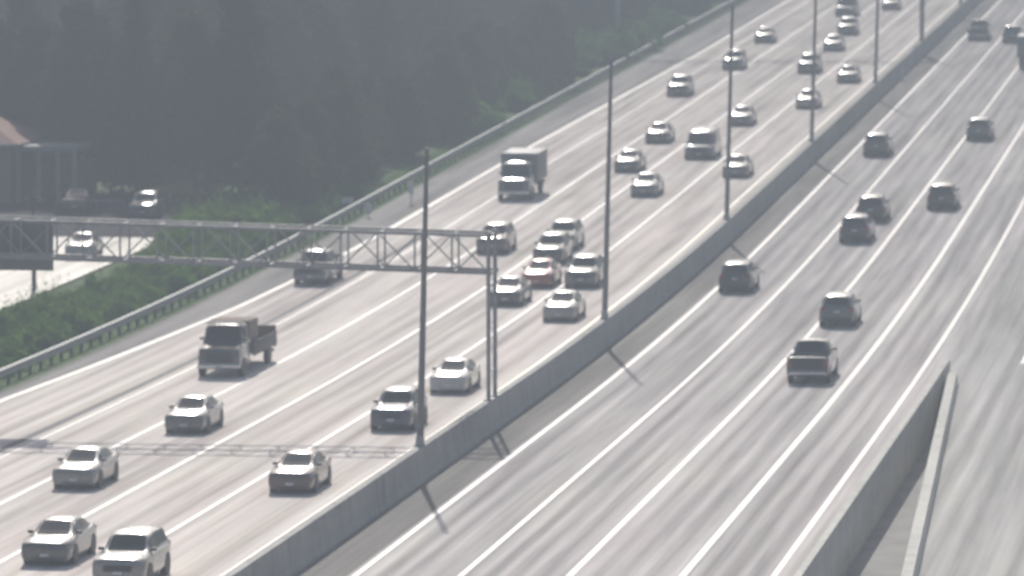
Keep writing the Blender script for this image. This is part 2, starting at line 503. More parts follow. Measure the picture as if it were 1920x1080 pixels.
class Cabin:
    """rows: y, half width at belt, half width at roof, belt z, roof z (roof = belt at the two ends)"""
    def __init__(s, rows): s.r = rows
    def ring(s, y):
        wb, wr, zb, zr = interp(s.r, y)
        h = [(wb, zb), (lerp(wb, wr, .93), lerp(zb, zr, .90)), (wr * .90, lerp(zb, zr, .985)), (wr * .5, zr + .02 * min(1, (zr - zb) * 3)), (0, zr + .03 * min(1, (zr - zb) * 3))]
        p = [(x, y, z) for x, z in h]
        return p + [(-x, y, z) for x, _, z in reversed(p[:-1])]
    def top(s, y, t):
        wb, wr, zb, zr = interp(s.r, y)
        return Vector((t * wr * .95, y, zr + .03 * (1 - t * t) * min(1, (zr - zb) * 3)))
    def side(s, y, h, sg):
        wb, wr, zb, zr = interp(s.r, y)
        return Vector((sg * lerp(wb, wr, h), y, lerp(zb, zr, h)))

def panel(pts, rows, cols, off, thick=.012):
    """a thin curved pane from a grid of points, pushed out along its own normals"""
    mb = MB(); n = []
    for i in range(rows):
        for j in range(cols):
            a = pts[min(i + 1, rows - 1)][j] - pts[max(i - 1, 0)][j]
            b = pts[i][min(j + 1, cols - 1)] - pts[i][max(j - 1, 0)]
            v = a.cross(b); v = v.normalized() if v.length > 1e-9 else Vector((0, 0, 1))
            n.append(v)
    flat = [pts[i][j] for i in range(rows) for j in range(cols)]
    if off < 0: n = [-v for v in n]; off = -off
    up = [p + v * (off + thick) for p, v in zip(flat, n)]; lo = [p - v * .01 for p, v in zip(flat, n)]
    N_ = len(flat); fs = []
    for i in range(rows - 1):
        for j in range(cols - 1):
            a = i * cols + j
            fs += [(a, a + 1, a + cols + 1, a + cols), (N_ + a, N_ + a + cols, N_ + a + cols + 1, N_ + a + 1)]
    rim = [j for j in range(cols)] + [i * cols + cols - 1 for i in range(1, rows)] + [(rows - 1) * cols + j for j in range(cols - 2, -1, -1)] + [i * cols for i in range(rows - 2, 0, -1)]
    for a, b in zip(rim, rim[1:] + rim[:1]): fs.append((a, b, N_ + b, N_ + a))
    mb.add(up + lo, fs)
    return mb

def top_pane(cab, ya, yb, t, off=.006, rows=6, cols=7):
    return panel([[cab.top(lerp(ya, yb, i / (rows - 1)), lerp(-t, t, j / (cols - 1))) for j in range(cols)] for i in range(rows)], rows, cols, off)

def side_pane(cab, ya, yb, sg, h0=.12, h1=.84, off=.008, cut=0.0):
    rows, cols = 3, 8
    pts = [[cab.side(lerp(ya, yb, j / (cols - 1)), lerp(h0, h1, i / (rows - 1)), sg) for j in range(cols)] for i in range(rows)]
    return panel(pts, rows, cols, off * sg)

def wheel_meshes(r, wd):
    t = MB(); n = 20
    ring = [(r * .68, -wd / 2), (r * .93, -wd / 2), (r, -wd * .35), (r, wd * .35), (r * .93, wd / 2), (r * .68, wd / 2)]
    vs = [(x, q * math.cos(2 * math.pi * i / n), q * math.sin(2 * math.pi * i / n)) for i in range(n) for q, x in ring]
    m = len(ring)
    fs = [(i * m + j, i * m + (j + 1) % m, ((i + 1) % n) * m + (j + 1) % m, ((i + 1) % n) * m + j) for i in range(n) for j in range(m)]
    t.add(vs, fs)
    k = MB(); k.tube((-wd * .42, 0, 0), (wd * .42, 0, 0), r * .685, r * .685, n)
    for i in range(5):
        a = 2 * math.pi * i / 5
        for sx in (-1, 1): k.box(sx * wd * .42 - .012, sx * wd * .42 + .012, -.04, .04, r * .1, r * .62, Matrix.Rotation(a, 4, 'X'))
    return t.mesh('wheel', M['tyre'], 35), k.mesh('rim', M['rim'])

def box_part(x0, x1, y0, y1, z0, z1, mat, name, bev=.015):
    m = MB(); m.box(x0, x1, y0, y1, z0, z1); return (name, m.mesh(name, mat, 40, bev), None)

VEH = {}
def make_type(name, W, body, cab, axles, wheel_r, lamps, front, rear, glass, belt_extra=()):
    """builds the shared meshes of one vehicle type: list of (part name, mesh, paintable?)"""
    h = W / 2
    parts = []
    b = MB(); loft(b, [body_ring(y, w_ * h, zb, zm, zt, cr, dip) for (y, w_, zb, zm, zt, cr, dip) in body])
    parts.append(('body', b.mesh('body', PAINT['grey'], 38), True))
    if cab:
        c = Cabin(cab)
        yy = []
        for p, q in zip(cab, cab[1:]):
            k = 3
            yy += [lerp(p[0], q[0], i / k) for i in range(k)]
        yy.append(cab[-1][0])
        m = MB(); loft(m, [c.ring(y) for y in yy])
        parts.append(('cabin', m.mesh('cabin', PAINT['grey'], 38), True))
        g = glass
        parts.append(('windshield', top_pane(c, g['ws'][0], g['ws'][1], .9).mesh('windshield', M['glass'], 40), False))
        if 'rw' in g: parts.append(('rear_window', top_pane(c, g['rw'][0], g['rw'][1], .84).mesh('rear_window', M['glass'], 40), False))
        for (ya, yb) in g['side']:
            for sg in (-1, 1):
                parts.append(('side_window', side_pane(c, ya, yb, sg).mesh('side_window', M['glass'], 40), False))
    for (x0, x1, y, z0, z1) in lamps['head']:
        for s in (-1, 1):
            m = MB(); m.box(min(s * x0, s * x1), max(s * x0, s * x1), y - .25, y, z0, z1); parts.append(('headlight', m.mesh('headlight', M['lamp'], 40, .03), False))
    for (x0, x1, y, z0, z1) in lamps['tail']:
        for s in (-1, 1):
            m = MB(); m.box(min(s * x0, s * x1), max(s * x0, s * x1), y, y + .2, z0, z1); parts.append(('taillight', m.mesh('taillight', M['tail'], 40, .02), False))
    for nm, mt, bx in front + rear:
        m = MB(); m.box(*bx); parts.append((nm, m.mesh(nm, M[mt], 40, .015), False))
    wm, rm = wheel_meshes(wheel_r, .235)
    VEH[name] = dict(parts=parts, wheels=[(sx * (h - .125), y, wheel_r) for y in axles for sx in (-1, 1)], wm=wm, rm=rm,
                     arch=[(sx, y) for y in axles for sx in (-1, 1)], h=h, wr=wheel_r, len=(body[0][0], body[-1][0]))
    ar = MB(); n = 16
    vs = [(0, (wheel_r + .07) * math.cos(2 * math.pi * i / n), (wheel_r + .07) * math.sin(2 * math.pi * i / n)) for i in range(n)]
    ar.tube((-.02, 0, 0), (.02, 0, 0), wheel_r + .06, wheel_r + .06, 18)
    VEH[name]['am'] = ar.mesh('wheel_arch', M['black'])
    mm = MB(); mm.box(-.08, .13, -.05, .05, 0, .12)
    VEH[name]['mm'] = mm.mesh('mirror', M['black'], 40, .03)
    VEH[name]['mirror'] = lamps.get('mirror')

# --- sedan
make_type('sedan', 1.84,
    [(2.40, .80, .28, .50, .79, .012, None), (2.375, .89, .21, .53, .835, .02, None), (2.27, .94, .19, .55, .868, .03, None), (2.0, .97, .18, .57, .905, .035, None), (1.7, .99, .18, .59, .938, .035, None),
     (1.35, 1, .18, .6, .965, .03, None), (.95, 1, .18, .62, .985, .02, None), (.2, 1, .18, .62, .985, .01, None), (-.9, 1, .18, .64, 1.0, .01, None), (-1.5, .99, .2, .66, 1.03, .02, None),
     (-1.95, .96, .22, .66, 1.05, .02, None), (-2.25, .90, .26, .66, 1.03, .01, None), (-2.36, .84, .28, .64, .94, .01, None), (-2.41, .74, .34, .55, .72, .01, None)],
    [(1.12, .74, .70, .985, .99), (.92, .765, .665, .985, 1.066), (.28, .80, .57, .985, 1.395), (-.25, .82, .57, .985, 1.455), (-.95, .81, .56, .995, 1.41), (-1.80, .74, .66, 1.045, 1.055)],
    (1.42, -1.40), .33,
    dict(head=[(.54, .84, 2.345, .64, .75)], tail=[(.48, .82, -2.375, .78, .93)], mirror=(.86, .72, .98)),
    [('grille', 'black', (-.42, .42, 2.30, 2.395, .44, .60)), ('number_plate', 'plate', (-.16, .16, 2.36, 2.415, .36, .47)), ('lower_intake', 'black', (-.6, .6, 2.2, 2.375, .23, .33))],
    [('number_plate', 'plate', (-.17, .17, -2.43, -2.38, .62, .74)), ('rear_bumper', 'black', (-.66, .66, -2.41, -2.2, .28, .40))],
    dict(ws=(1.04, .32), rw=(-1.06, -1.68), side=[(.62, -.32), (-.40, -1.30)]))
# --- suv
make_type('suv', 1.93,
    [(2.36, .82, .34, .58, .94, .012, None), (2.335, .90, .26, .63, .985, .02, None), (2.2, .94, .24, .66, 1.02, .03, None), (1.95, .975, .23, .68, 1.05, .035, None), (1.6, .99, .23, .7, 1.078, .035, None),
     (1.2, 1, .23, .72, 1.09, .03, None), (.8, 1, .23, .74, 1.11, .02, None), (-.6, 1, .23, .76, 1.12, .01, None), (-1.6, .99, .25, .78, 1.14, .01, None), (-2.1, .95, .28, .78, 1.14, .01, None),
     (-2.3, .90, .32, .76, 1.12, .01, None), (-2.36, .84, .38, .7, 1.06, .01, None)],
    [(1.0, .80, .76, 1.10, 1.11), (.84, .815, .74, 1.10, 1.178), (.25, .86, .66, 1.10, 1.60), (-.3, .88, .67, 1.11, 1.69), (-1.7, .87, .66, 1.13, 1.66), (-2.0, .86, .64, 1.13, 1.60), (-2.32, .80, .74, 1.13, 1.14)],
    (1.42, -1.42), .36,
    dict(head=[(.54, .86, 2.29, .74, .88)], tail=[(.66, .87, -2.37, .86, 1.10)], mirror=(.9, .7, 1.1)),
    [('grille', 'black', (-.5, .5, 2.26, 2.365, .56, .80)), ('number_plate', 'plate', (-.16, .16, 2.33, 2.385, .46, .58)), ('lower_intake', 'black', (-.66, .66, 2.2, 2.345, .28, .42))],
    [('number_plate', 'plate', (-.17, .17, -2.39, -2.34, .78, .90)), ('rear_bumper', 'black', (-.74, .74, -2.39, -2.15, .36, .54))],
    dict(ws=(.92, .30), rw=(-2.03, -2.28), side=[(.55, -.36), (-.44, -1.18), (-1.26, -1.88)]))
# --- pickup
make_type('pickup_truck', 2.0,
    [(2.92, .78, .44, .66, .98, .01, None), (2.89, .90, .34, .7, 1.07, .02, None), (2.7, .96, .30, .74, 1.12, .03, None), (2.3, .99, .30, .76, 1.16, .04, None), (1.75, 1, .30, .8, 1.20, .035, None),
     (1.35, 1, .30, .8, 1.22, .02, None), (-.78, 1, .30, .82, 1.24, .01, None), (-.80, 1, .30, .82, 1.30, .0, None), (-.86, 1, .32, .82, 1.30, 0, .80), (-2.80, 1, .36, .82, 1.31, 0, .80), (-2.84, 1, .36, .82, 1.31, 0, None), (-2.90, .97, .42, .8, 1.30, 0, None)],
    [(1.62, .82, .78, 1.21, 1.22), (.95, .88, .68, 1.21, 1.80), (.4, .9, .70, 1.22, 1.88), (-.55, .9, .69, 1.23, 1.85), (-.80, .88, .70, 1.24, 1.25)],
    (1.85, -1.85), .40,
    dict(head=[(.62, .94, 2.90, .86, 1.02)], tail=[(.84, .98, -2.91, .84, 1.22)], mirror=(.93, 1.25, 1.25)),
    [('grille', 'black', (-.58, .58, 2.80, 2.925, .74, 1.0)), ('front_bumper', 'steel_dull', (-.92, .92, 2.82, 2.97, .44, .64)), ('number_plate', 'plate', (-.16, .16, 2.95, 2.985, .48, .60))],
    [('rear_bumper', 'chrome', (-.9, .9, -3.02, -2.88, .46, .62)), ('number_plate', 'plate', (-.16, .16, -3.04, -3.0, .48, .60)), ('tailgate', 'black', (-.74, .74, -2.925, -2.90, .74, 1.24))],
    dict(ws=(1.56, 1.0), rw=(-.57, -.76), side=[(1.15, .25), (.17, -.48)]))
# --- panel van
make_type('van', 2.06,
    [(2.72, .72, .40, .62, .92, .02, None), (2.69, .86, .30, .68, 1.0, .02, None), (2.5, .94, .27, .74, 1.12, .03, None), (2.15, .98, .27, .8, 1.24, .03, None), (1.85, 1, .27, .82, 1.30, .02, None),
     (0, 1, .27, .84, 1.32, .01, None), (-2.4, 1, .29, .84, 1.32, .01, None), (-2.68, .97, .32, .84, 1.32, .0, None), (-2.72, .93, .38, .8, 1.28, 0, None)],
    [(2.0, .84, .82, 1.30, 1.31), (1.25, .93, .78, 1.31, 2.16), (.6, .97, .84, 1.31, 2.34), (-2.4, .97, .84, 1.32, 2.34), (-2.62, .95, .84, 1.32, 2.28), (-2.70, .92, .88, 1.32, 1.34)],
    (1.8, -1.7), .36,
    dict(head=[(.60, .90, 2.66, .84, 1.04)], tail=[(.86, .99, -2.73, .90, 1.30)], mirror=(.95, 1.6, 1.3)),
    [('grille', 'black', (-.52, .52, 2.60, 2.725, .62, .88)), ('front_bumper', 'black', (-.9, .9, 2.58, 2.75, .36, .54)), ('number_plate', 'plate', (-.16, .16, 2.735, 2.765, .40, .52))],
    [('rear_bumper', 'black', (-.9, .9, -2.80, -2.66, .38, .52)), ('number_plate', 'plate', (-.16, .16, -2.76, -2.72, .62, .74))],
    dict(ws=(1.90, 1.32), rw=(-2.635, -2.69), side=[(1.45, .75), (.6, -.6)]))
# --- truck cab used by the box truck and the flatbed
def cab_parts(W, yf, pnt):
    return dict(
        body=[(yf, .84, .55, .9, 1.34, .01, None), (yf - .03, .93, .42, .95, 1.42, .02, None), (yf - .3, .97, .40, 1.0, 1.50, .03, None), (yf - .8, 1, .40, 1.0, 1.58, .03, None), (yf - 1.1, 1, .40, 1.0, 1.62, .02, None), (yf - 2.5, 1, .42, 1.0, 1.62, .01, None), (yf - 2.55, .98, .44, 1.0, 1.58, 0, None)],
        cab=[(yf - .95, W / 2 * .90, W / 2 * .86, 1.60, 1.61), (yf - 1.4, W / 2 * .95, W / 2 * .80, 1.61, 2.34), (yf - 1.8, W / 2 * .97, W / 2 * .84, 1.61, 2.50), (yf - 2.4, W / 2 * .97, W / 2 * .84, 1.61, 2.46), (yf - 2.55, W / 2 * .95, W / 2 * .90, 1.61, 1.62)])
c1 = cab_parts(2.25, 3.6, 0)
make_type('box_truck', 2.25, c1['body'], c1['cab'], (2.75, -2.0), .46,
    dict(head=[(.72, 1.02, 3.58, .86, 1.04)], tail=[(.9, 1.08, -3.72, .66, .86)], mirror=(1.06, 2.5, 1.75)),
    [('grille', 'black', (-.62, .62, 3.46, 3.61, .72, 1.22)), ('front_bumper', 'chrome', (-1.08, 1.08, 3.5, 3.68, .46, .68)), ('number_plate', 'plate', (-.16, .16, 3.66, 3.70, .50, .62))],
    [('cargo_box', 'sign_back', (-1.24, 1.24, -3.7, 1.0, 1.02, 2.95)), ('chassis', 'black', (-.5, .5, -3.6, 2.9, .62, .98)), ('rear_bumper', 'black', (-1.0, 1.0, -3.76, -3.6, .48, .62)), ('roof_rail', 'steel', (-1.25, 1.25, .92, 1.012, 2.90, 3.0))],
    dict(ws=(2.61, 2.24), side=[(2.10, 1.30)]))
c2 = cab_parts(2.15, 4.4, 0)
make_type('flatbed_truck', 2.15, c2['body'], c2['cab'], (3.5, -2.9), .44,
    dict(head=[(.70, .98, 4.38, .86, 1.04)], tail=[(.9, 1.06, -4.42, .74, .92)], mirror=(1.02, 3.3, 1.75)),
    [('grille', 'black', (-.6, .6, 4.26, 4.41, .72, 1.22)), ('front_bumper', 'chrome', (-1.04, 1.04, 4.3, 4.48, .46, .68)), ('number_plate', 'plate', (-.16, .16, 4.46, 4.50, .50, .62)), ('sun_visor', 'black', (-.86, .86, 2.75, 3.1, 2.50, 2.57))],
    [('load_crate', 'stucco', (-.95, 1.06, -.6, 1.6, 1.16, 2.5)), ('flatbed', 'wood', (-1.12, 1.12, -4.4, 1.75, .98, 1.14)), ('chassis', 'black', (-.5, .5, -4.3, 3.4, .60, .977)), ('tailboard', 'rust', (-1.1, 1.1, -4.46, -4.36, .70, 1.75)), ('side_rail', 'black', (-1.16, -1.125, -4.35, 1.7, .80, 1.5)), ('side_rail', 'black', (1.125, 1.16, -4.35, 1.7, .80, 1.5)), ('rear_bumper', 'black', (-1.0, 1.0, -4.5, -4.36, .46, .60))],
    dict(ws=(3.41, 3.04), side=[(2.90, 2.10)]))

def vehicle(kind, x, y, away, colour, label, cat, group, z=None, rz=None):
    t = VEH[kind]
    r = empty(kind, (x, y, Z(y) if z is None else z), (0 if away else math.pi) if rz is None else rz, label, cat, group)
    if rz is None:                                             # sit on the gradient
        sl = math.atan((Z(y + 2) - Z(y - 2)) / 4)
        r.rotation_euler = (sl if away else -sl, 0, r.rotation_euler[2])
    if kind == 'van': r.scale = (1.08, 1, .87)
    for nm, me, p in t['parts']:
        inst(nm, me, r, mat=PAINT[colour] if p else None)
    for (wx, wy, wz) in t['wheels']:
        wh = inst('wheel', t['wm'], r, (wx, wy, wz)); inst('rim', t['rm'], wh)
        inst('wheel_arch', t['am'], r, (math.copysign(t['h'] - .012, wx), wy, wz + .02))
    if t['mirror']:
        mx, my, mz = t['mirror']
        for s in (-1, 1):
            inst('mirror', t['mm'], r, (s * mx, my, mz), scale=(s, 1, 1))
    return r

from math import sin, cos, tan, atan
def road_pt(px, py, h=0.0):
    """where the sight line through a point of the 1920 x 1080 frame meets the carriageway"""
    a, b = (px - 960) / 10000, (540 - py) / 10000
    rx, ry, rz = a, cos(PITCH) + b * sin(PITCH), -sin(PITCH) + b * cos(PITCH)
    al, ac = rx * sin(YAW) + ry * cos(YAW), rx * cos(YAW) - ry * sin(YAW)
    lo, hi = 80.0, 4000.0
    for _ in range(60):
        m = (lo + hi) / 2
        if 25 + rz * m / al > Z(m) + h: lo = m
        else: hi = m
    return ac * lo / al + 34.6, lo

ON, OUT = 'vehicles in the oncoming lanes', 'vehicles in the outbound lanes'
# (left edge px, bottom px, kind, colour, label, category)
ONCOMING = [
    (48, 1060, 'sedan', 'charcoal', 'charcoal sedan with a bright hood beside the silver SUV at the bottom edge', 'car'),
    (181, 1100, 'suv', 'silver', 'silver SUV cut off by the bottom edge of the picture', 'suv'),
    (105, 917, 'sedan', 'silver', 'silver sedan following the nearest charcoal sedan, second back in its part of the road', 'car'),
    (510, 925, 'sedan', 'burgundy', 'dark burgundy sedan beside the wall, ahead of the navy SUV at the nearest pole', 'car'),
    (315, 813, 'sedan', 'grey', 'gray sedan alone in its lane right in front of the flatbed truck', 'car'),
    (700, 808, 'suv', 'navy', 'navy SUV partly hidden by the nearest light pole', 'suv'),
    (811, 738, 'sedan', 'white', 'white sedan between the nearest light pole and the gantry posts', 'car'),
    (378, 707, 'flatbed_truck', 'charcoal', 'dark flatbed truck with a boxy load and a rusty red tailboard', 'truck'),
    (555, 535, 'pickup_truck', 'grey', 'dark gray pickup truck under the gantry truss, near the guardrail', 'pickup truck'),
    (938, 376, 'box_truck', 'bluegrey', 'tall blue-gray box truck alone in the outer lanes', 'truck'),
    (897, 476, 'suv', 'brown', 'brown SUV behind the top of the near gantry posts', 'suv'),
    (1003, 496, 'suv', 'charcoal', 'charcoal SUV directly behind the red sedan in the tight bunch', 'suv'),
    (1026, 470, 'suv', 'slate', 'slate gray SUV at the back of the tight bunch, behind the charcoal SUV', 'suv'),
    (981, 540, 'sedan', 'red', 'dark red sedan in the middle of the tight bunch', 'car'),
    (922, 574, 'sedan', 'black', 'black sedan leading the bunch, right next to the near gantry posts', 'car'),
    (1063, 540, 'suv', 'grey', 'mid gray SUV beside the wall, following the pale sedan of the bunch', 'suv'),
    (1022, 603, 'sedan', 'pale', 'pale sedan beside the wall at the front of the bunch', 'car'),
    (1186, 369, 'sedan', 'slate', 'slate gray sedan just past the second light pole', 'car'),
    (1155, 323, 'sedan', 'charcoal', 'charcoal sedan half hidden behind the second light pole', 'car'),
    (1213, 269, 'sedan', 'black', 'black sedan level with the big panel van, one lane nearer the trees', 'car'),
    (1289, 299, 'van', 'bluegrey', 'large blue-gray panel van touching the third light pole', 'van'),
    (1358, 333, 'sedan', 'grey', 'gray sedan next to the wall behind the third light pole', 'car'),
    (1370, 236, 'sedan', 'grey', 'gray sedan farther back along the third light pole, behind the panel van', 'car'),
    (1253, 181, 'suv', 'charcoal', 'dark SUV close to the shoulder and trees, well behind the box truck', 'suv'),
    (1357, 131, 'suv', 'slate', 'slate SUV crossed by the upper part of the third light pole', 'suv'),
    (1417, 81, 'sedan', 'black', 'small black sedan far up the outer lanes near the top', 'car'),
    (1498, 138, 'suv', 'navy', 'navy SUV crossed by the fourth light pole, ahead of the distant pack', 'suv'),
    (1495, 204, 'sedan', 'silver', 'silver sedan beside the wall crossed by the lower part of the fourth pole', 'car'),
    (1572, 156, 'sedan', 'charcoal', 'dark gray coupe between the fourth and fifth light poles', 'car'),
    (1546, 96, 'sedan', 'grey', 'mid gray sedan at the front of the distant pack', 'car'),
    (1572, 66, 'suv', 'charcoal', 'charcoal SUV in the middle of the distant pack', 'suv'),
    (1570, 31, 'van', 'slate', 'slate van at the back of the distant pack, cut by the top edge', 'van'),
    (1656, 19, 'sedan', 'charcoal', 'charcoal sedan at the top edge between the fifth pole and far gantry', 'car'),
]
OUTBOUND = [
    (1482, 719, 'pickup_truck', 'charcoal', 'charcoal pickup truck seen from behind, nearest vehicle in the outbound lanes', 'pickup truck'),
    (1541, 613, 'suv', 'slate', 'slate SUV just ahead of the nearest outbound pickup truck', 'suv'),
    (1352, 549, 'suv', 'charcoal', 'charcoal SUV driving away close to the shaded median wall', 'suv'),
    (1578, 456, 'suv', 'navy', 'navy SUV overlapping the black SUV ahead of it in the outbound lanes', 'suv'),
    (1609, 417, 'suv', 'black', 'black SUV partly hidden by the navy SUV behind it', 'suv'),
    (1742, 394, 'suv', 'charcoal', 'charcoal SUV driving away in the outer lane, level with the overlapping SUVs', 'suv'),
    (1622, 294, 'suv', 'grey', 'gray SUV driving away beside the shaded wall, level with the fourth light pole', 'suv'),
    (1815, 264, 'suv', 'slate', 'slate SUV alone far up the outer outbound lane', 'suv'),
    (1818, 76, 'pickup_truck', 'grey', 'gray pickup truck far up the inner outbound lane', 'pickup truck'),
    (1882, 81, 'suv', 'charcoal', 'charcoal SUV beside the far gray outbound pickup truck', 'suv'),
    (1918, 122, 'box_truck', 'bluegrey', 'box truck cut off by the edge of the frame', 'truck'),
]
for lst, away in ((ONCOMING, False), (OUTBOUND, True)):
    for (px, py, kind, colour, lab, cat) in lst:
        x, y = road_pt(px, py)
        t = VEH[kind]
        front = t['len'][0] if not away else -t['len'][1]
        vehicle(kind, x + t['h'] - .16, y - .35 + front, away, colour, lab, cat, OUT if away else ON)

# ------------------------------------------------------------------ frontage street, house, parked cars
def gz(x, y): return Z(y) - .03 + bank(x)
strip('frontage_street', M['street'], -46.5, -34.2, 120, 322, .36, .3)
strip('car_park', M['shade_toned_lot'], -75, -46.61, 250, 351, .372, .3)
strip('car_park', M['shade_toned_lot'], -46.6, -34.2, 322, 351, .37, .3)

hx, hy = -55.8, 343.0
hzz = gz(hx, hy)
ho_ = empty('house', (hx, hy, hzz), 0, 'tan house with a faded red hip roof and a pale columned porch', 'house')
m = MB(); m.box(-8, 6.6, 0, 9, -.6, 4.0); m.obj('wall', M['stucco'], ho_)
m = MB(); e = .7
m.add([(-8 - e, -e, 4.0), (6.6 + e, -e, 4.0), (6.6 + e, 9 + e, 4.0), (-8 - e, 9 + e, 4.0), (-3.8, 4.5, 6.4), (2.4, 4.5, 6.4)], [(0, 1, 5, 4), (1, 2, 5), (2, 3, 4, 5), (3, 0, 4), (3, 2, 1, 0)])
m.obj('roof', M['roof_red'], ho_)
m = MB(); m.box(-8.75, 7.35, -.78, -.70, 3.86, 4.02); m.obj('fascia', M['trim'], ho_)
for xx in (-5.5, -2.2, 1.4, 4.6):
    fr = MB(); fr.box(xx - .65, xx + .65, -.06, .02, 1.1, 2.6); f = fr.obj('window', M['trim'], ho_)
    pn = MB(); pn.box(xx - .55, xx + .55, -.08, -.061, 1.2, 2.5); pn.obj('pane', M['glass'], f)
m = MB(); m.box(6.65, 11.0, .3, 8, 3.5, 3.85); m.obj('porch_roof', M['trim'], ho_)
for xx in (7.0, 8.4, 9.7, 10.8):
    m = MB(); m.box(xx - .14, xx + .14, .4, .68, -.3, 3.5); m.obj('column', M['trim'], ho_)
m = MB(); m.box(6.62, 10.9, 6.5, 6.8, -.3, 3.5); m.obj('porch_wall', M['stucco'], ho_)

# white gabled house added to stand for a glint in the wood
def px_at(px, py, y):
    """point on the sight line through a frame pixel at distance y along the road"""
    a, b = (px - 960) / 10000, (540 - py) / 10000
    rx, ry, rz = a, cos(PITCH) + b * sin(PITCH), -sin(PITCH) + b * cos(PITCH)
    al, ac = rx * sin(YAW) + ry * cos(YAW), rx * cos(YAW) - ry * sin(YAW)
    return Vector((ac * y / al + 34.6, y, 25 + rz * y / al))
CL = []                                                   # clearings: (x, y, radius)
p = px_at(190, 112, 408)
cg = gz(p.x, p.y)
ct = empty('glint_cottage', (p.x, p.y, cg), R(-20), 'small white gabled stand-in for a glint among the dark trees', 'house')
H = p.z - cg + .3
m = MB(); m.box(-1.6, 1.6, 0, 5, -.5, H - .8); m.add([(-1.6, .0, H - .8), (1.6, .0, H - .8), (0, .0, H + .2), (-1.6, 5, H - .8), (1.6, 5, H - .8), (0, 5, H + .2)], [(0, 1, 2), (3, 5, 4), (0, 3, 4, 1)]); m.obj('wall', M['white_panel'], ct)
m = MB(); m.add([(-1.9, -.3, H - .97), (0, -.3, H + .24), (1.9, -.3, H - .97), (-1.9, 5.3, H - .97), (0, 5.3, H + .24), (1.9, 5.3, H - .97), (-1.9, -.3, H - .85), (0, -.3, H + .36), (1.9, -.3, H - .85), (-1.9, 5.3, H - .85), (0, 5.3, H + .36), (1.9, 5.3, H - .85)],
    [(0, 1, 4, 3), (1, 2, 5, 4), (6, 9, 10, 7), (7, 10, 11, 8), (0, 6, 7, 1), (1, 7, 8, 2), (3, 4, 10, 9), (4, 5, 11, 10), (0, 3, 9, 6), (2, 8, 11, 5)]); m.obj('roof', M['steel'], ct)
m = MB(); m.box(.35, .85, -.04, .02, H - 1.9, H - 1.0); f = m.obj('window', M['glass'], ct)
CL.append((p.x, p.y - 3, 5.0)); CL.append((p.x + 1.5, p.y - 12, 4.0))

# white-headed posts added to stand for small glints among the trees
for (px, py, y, lab) in ((600, 68, 462, 'thin white-headed post standing in for a glint in the wood, above the gantry truss'),
                         (1008, 86, 492, 'thin white-headed post standing in for a glint in the wood, above the box truck'),
                         (1006, 2, 560, 'thin white-headed post standing in for a glint deep in the wood at the top edge')):
    p = px_at(px, py, y); g = gz(p.x, p.y)
    o = empty('glint_post', (p.x, p.y, g), 0, lab, 'glint stand-in', 'glint stand-ins in the wood')
    h = p.z - g
    m = MB(); m.tube((0, 0, -.3), (0, 0, h), .08, .05, 8); m.obj('post', M['steel_dull'], o)
    m = MB(); m.tube((0, 0, h - .45), (0, 0, h + .4), .14, .17, 10); m.obj('glint_head', M['white_panel'], o, 40)
    CL.append((p.x, p.y - 2, 4.0)); CL.append((p.x + .7, p.y - 9, 4.5)); CL.append((p.x + 1.6, p.y - 18, 4.0))

# cars parked off the frontage street
for (px, py, kind, colour, lab) in ((112, 486, 'sedan', 'white', 'white sedan parked by the house, glinting through the gantry truss'),
                                    (232, 412, 'suv', 'slate', 'slate SUV parked in the shade, a white glint on its hood'),
                                    (106, 398, 'sedan', 'charcoal', 'charcoal sedan parked at the house porch behind the low rail')):
    x, y = road_pt(px, py, .38)
    t = VEH[kind]
    vehicle(kind, x + t['h'], y + t['len'][0], False, colour, lab, 'suv' if kind == 'suv' else 'car', 'parked cars', Z(y) + .37, math.pi + R(6))
# low rail at the car park
p0, p1 = road_pt(133, 396, .37), road_pt(232, 398, .37)
lr = empty('low_rail', (p0[0], p0[1], Z(p0[1]) + .37), 0, 'pale low rail across the car park behind the parked white sedan', 'railing')
d = Vector((p1[0] - p0[0], p1[1] - p0[1], Z(p1[1]) - Z(p0[1])))
m = MB(); m.bar((0, 0, .72), d + Vector((0, 0, .72)), .14); m.obj('rail', M['trim'], lr)
for k in range(5):
    q = d * (k / 4); m = MB(); m.box(q.x - .05, q.x + .05, q.y - .05, q.y + .05, q.z - .1, q.z + .65); m.obj('post', M['trim'], lr)
# utility pole in front of the house
x, y = road_pt(16, 566, .3)
up = empty('utility_pole', (x, y + 6, gz(x, y + 6)), 0, 'brown wooden pole standing under the hanging sign panel at the street edge', 'pole')
m = MB(); m.tube((0, 0, -.4), (0, 0, 5.6), .14, .11, 10); m.obj('shaft', M['wood'], up, 40)
m = MB(); m.box(-.7, .7, -.05, .05, 5.1, 5.22); m.obj('cross_arm', M['wood'], up)

# small roadside signs and markers
def marker(px, py, hgt, wid, label, group=None, post_h=1.5, back='white_panel'):
    x, y = road_pt(px, py)
    o = empty('roadside_marker', (x, y, Z(y)), 0, label, 'marker post', group)
    m = MB(); m.box(-.035, .035, -.03, .03, -.2, post_h); m.obj('post', M['steel'], o)
    m = MB(); m.box(-wid / 2, wid / 2, -.05, -.031, post_h - hgt, post_h); m.obj('marker_panel', M[back], o)
marker(771, 383, .9, .34, 'white marker post on the dark shoulder by the break in the guardrail', post_h=1.55)
marker(691, 408, .5, .5, 'square marker on the shoulder before the taller white marker post', post_h=.9)
marker(652, 402, .4, .8, 'wide low marker panel at the guardrail above the pickup truck', post_h=1.1)
marker(1693, 153, .8, .34, 'white marker on a post against the shaded median wall near the top', post_h=1.15)

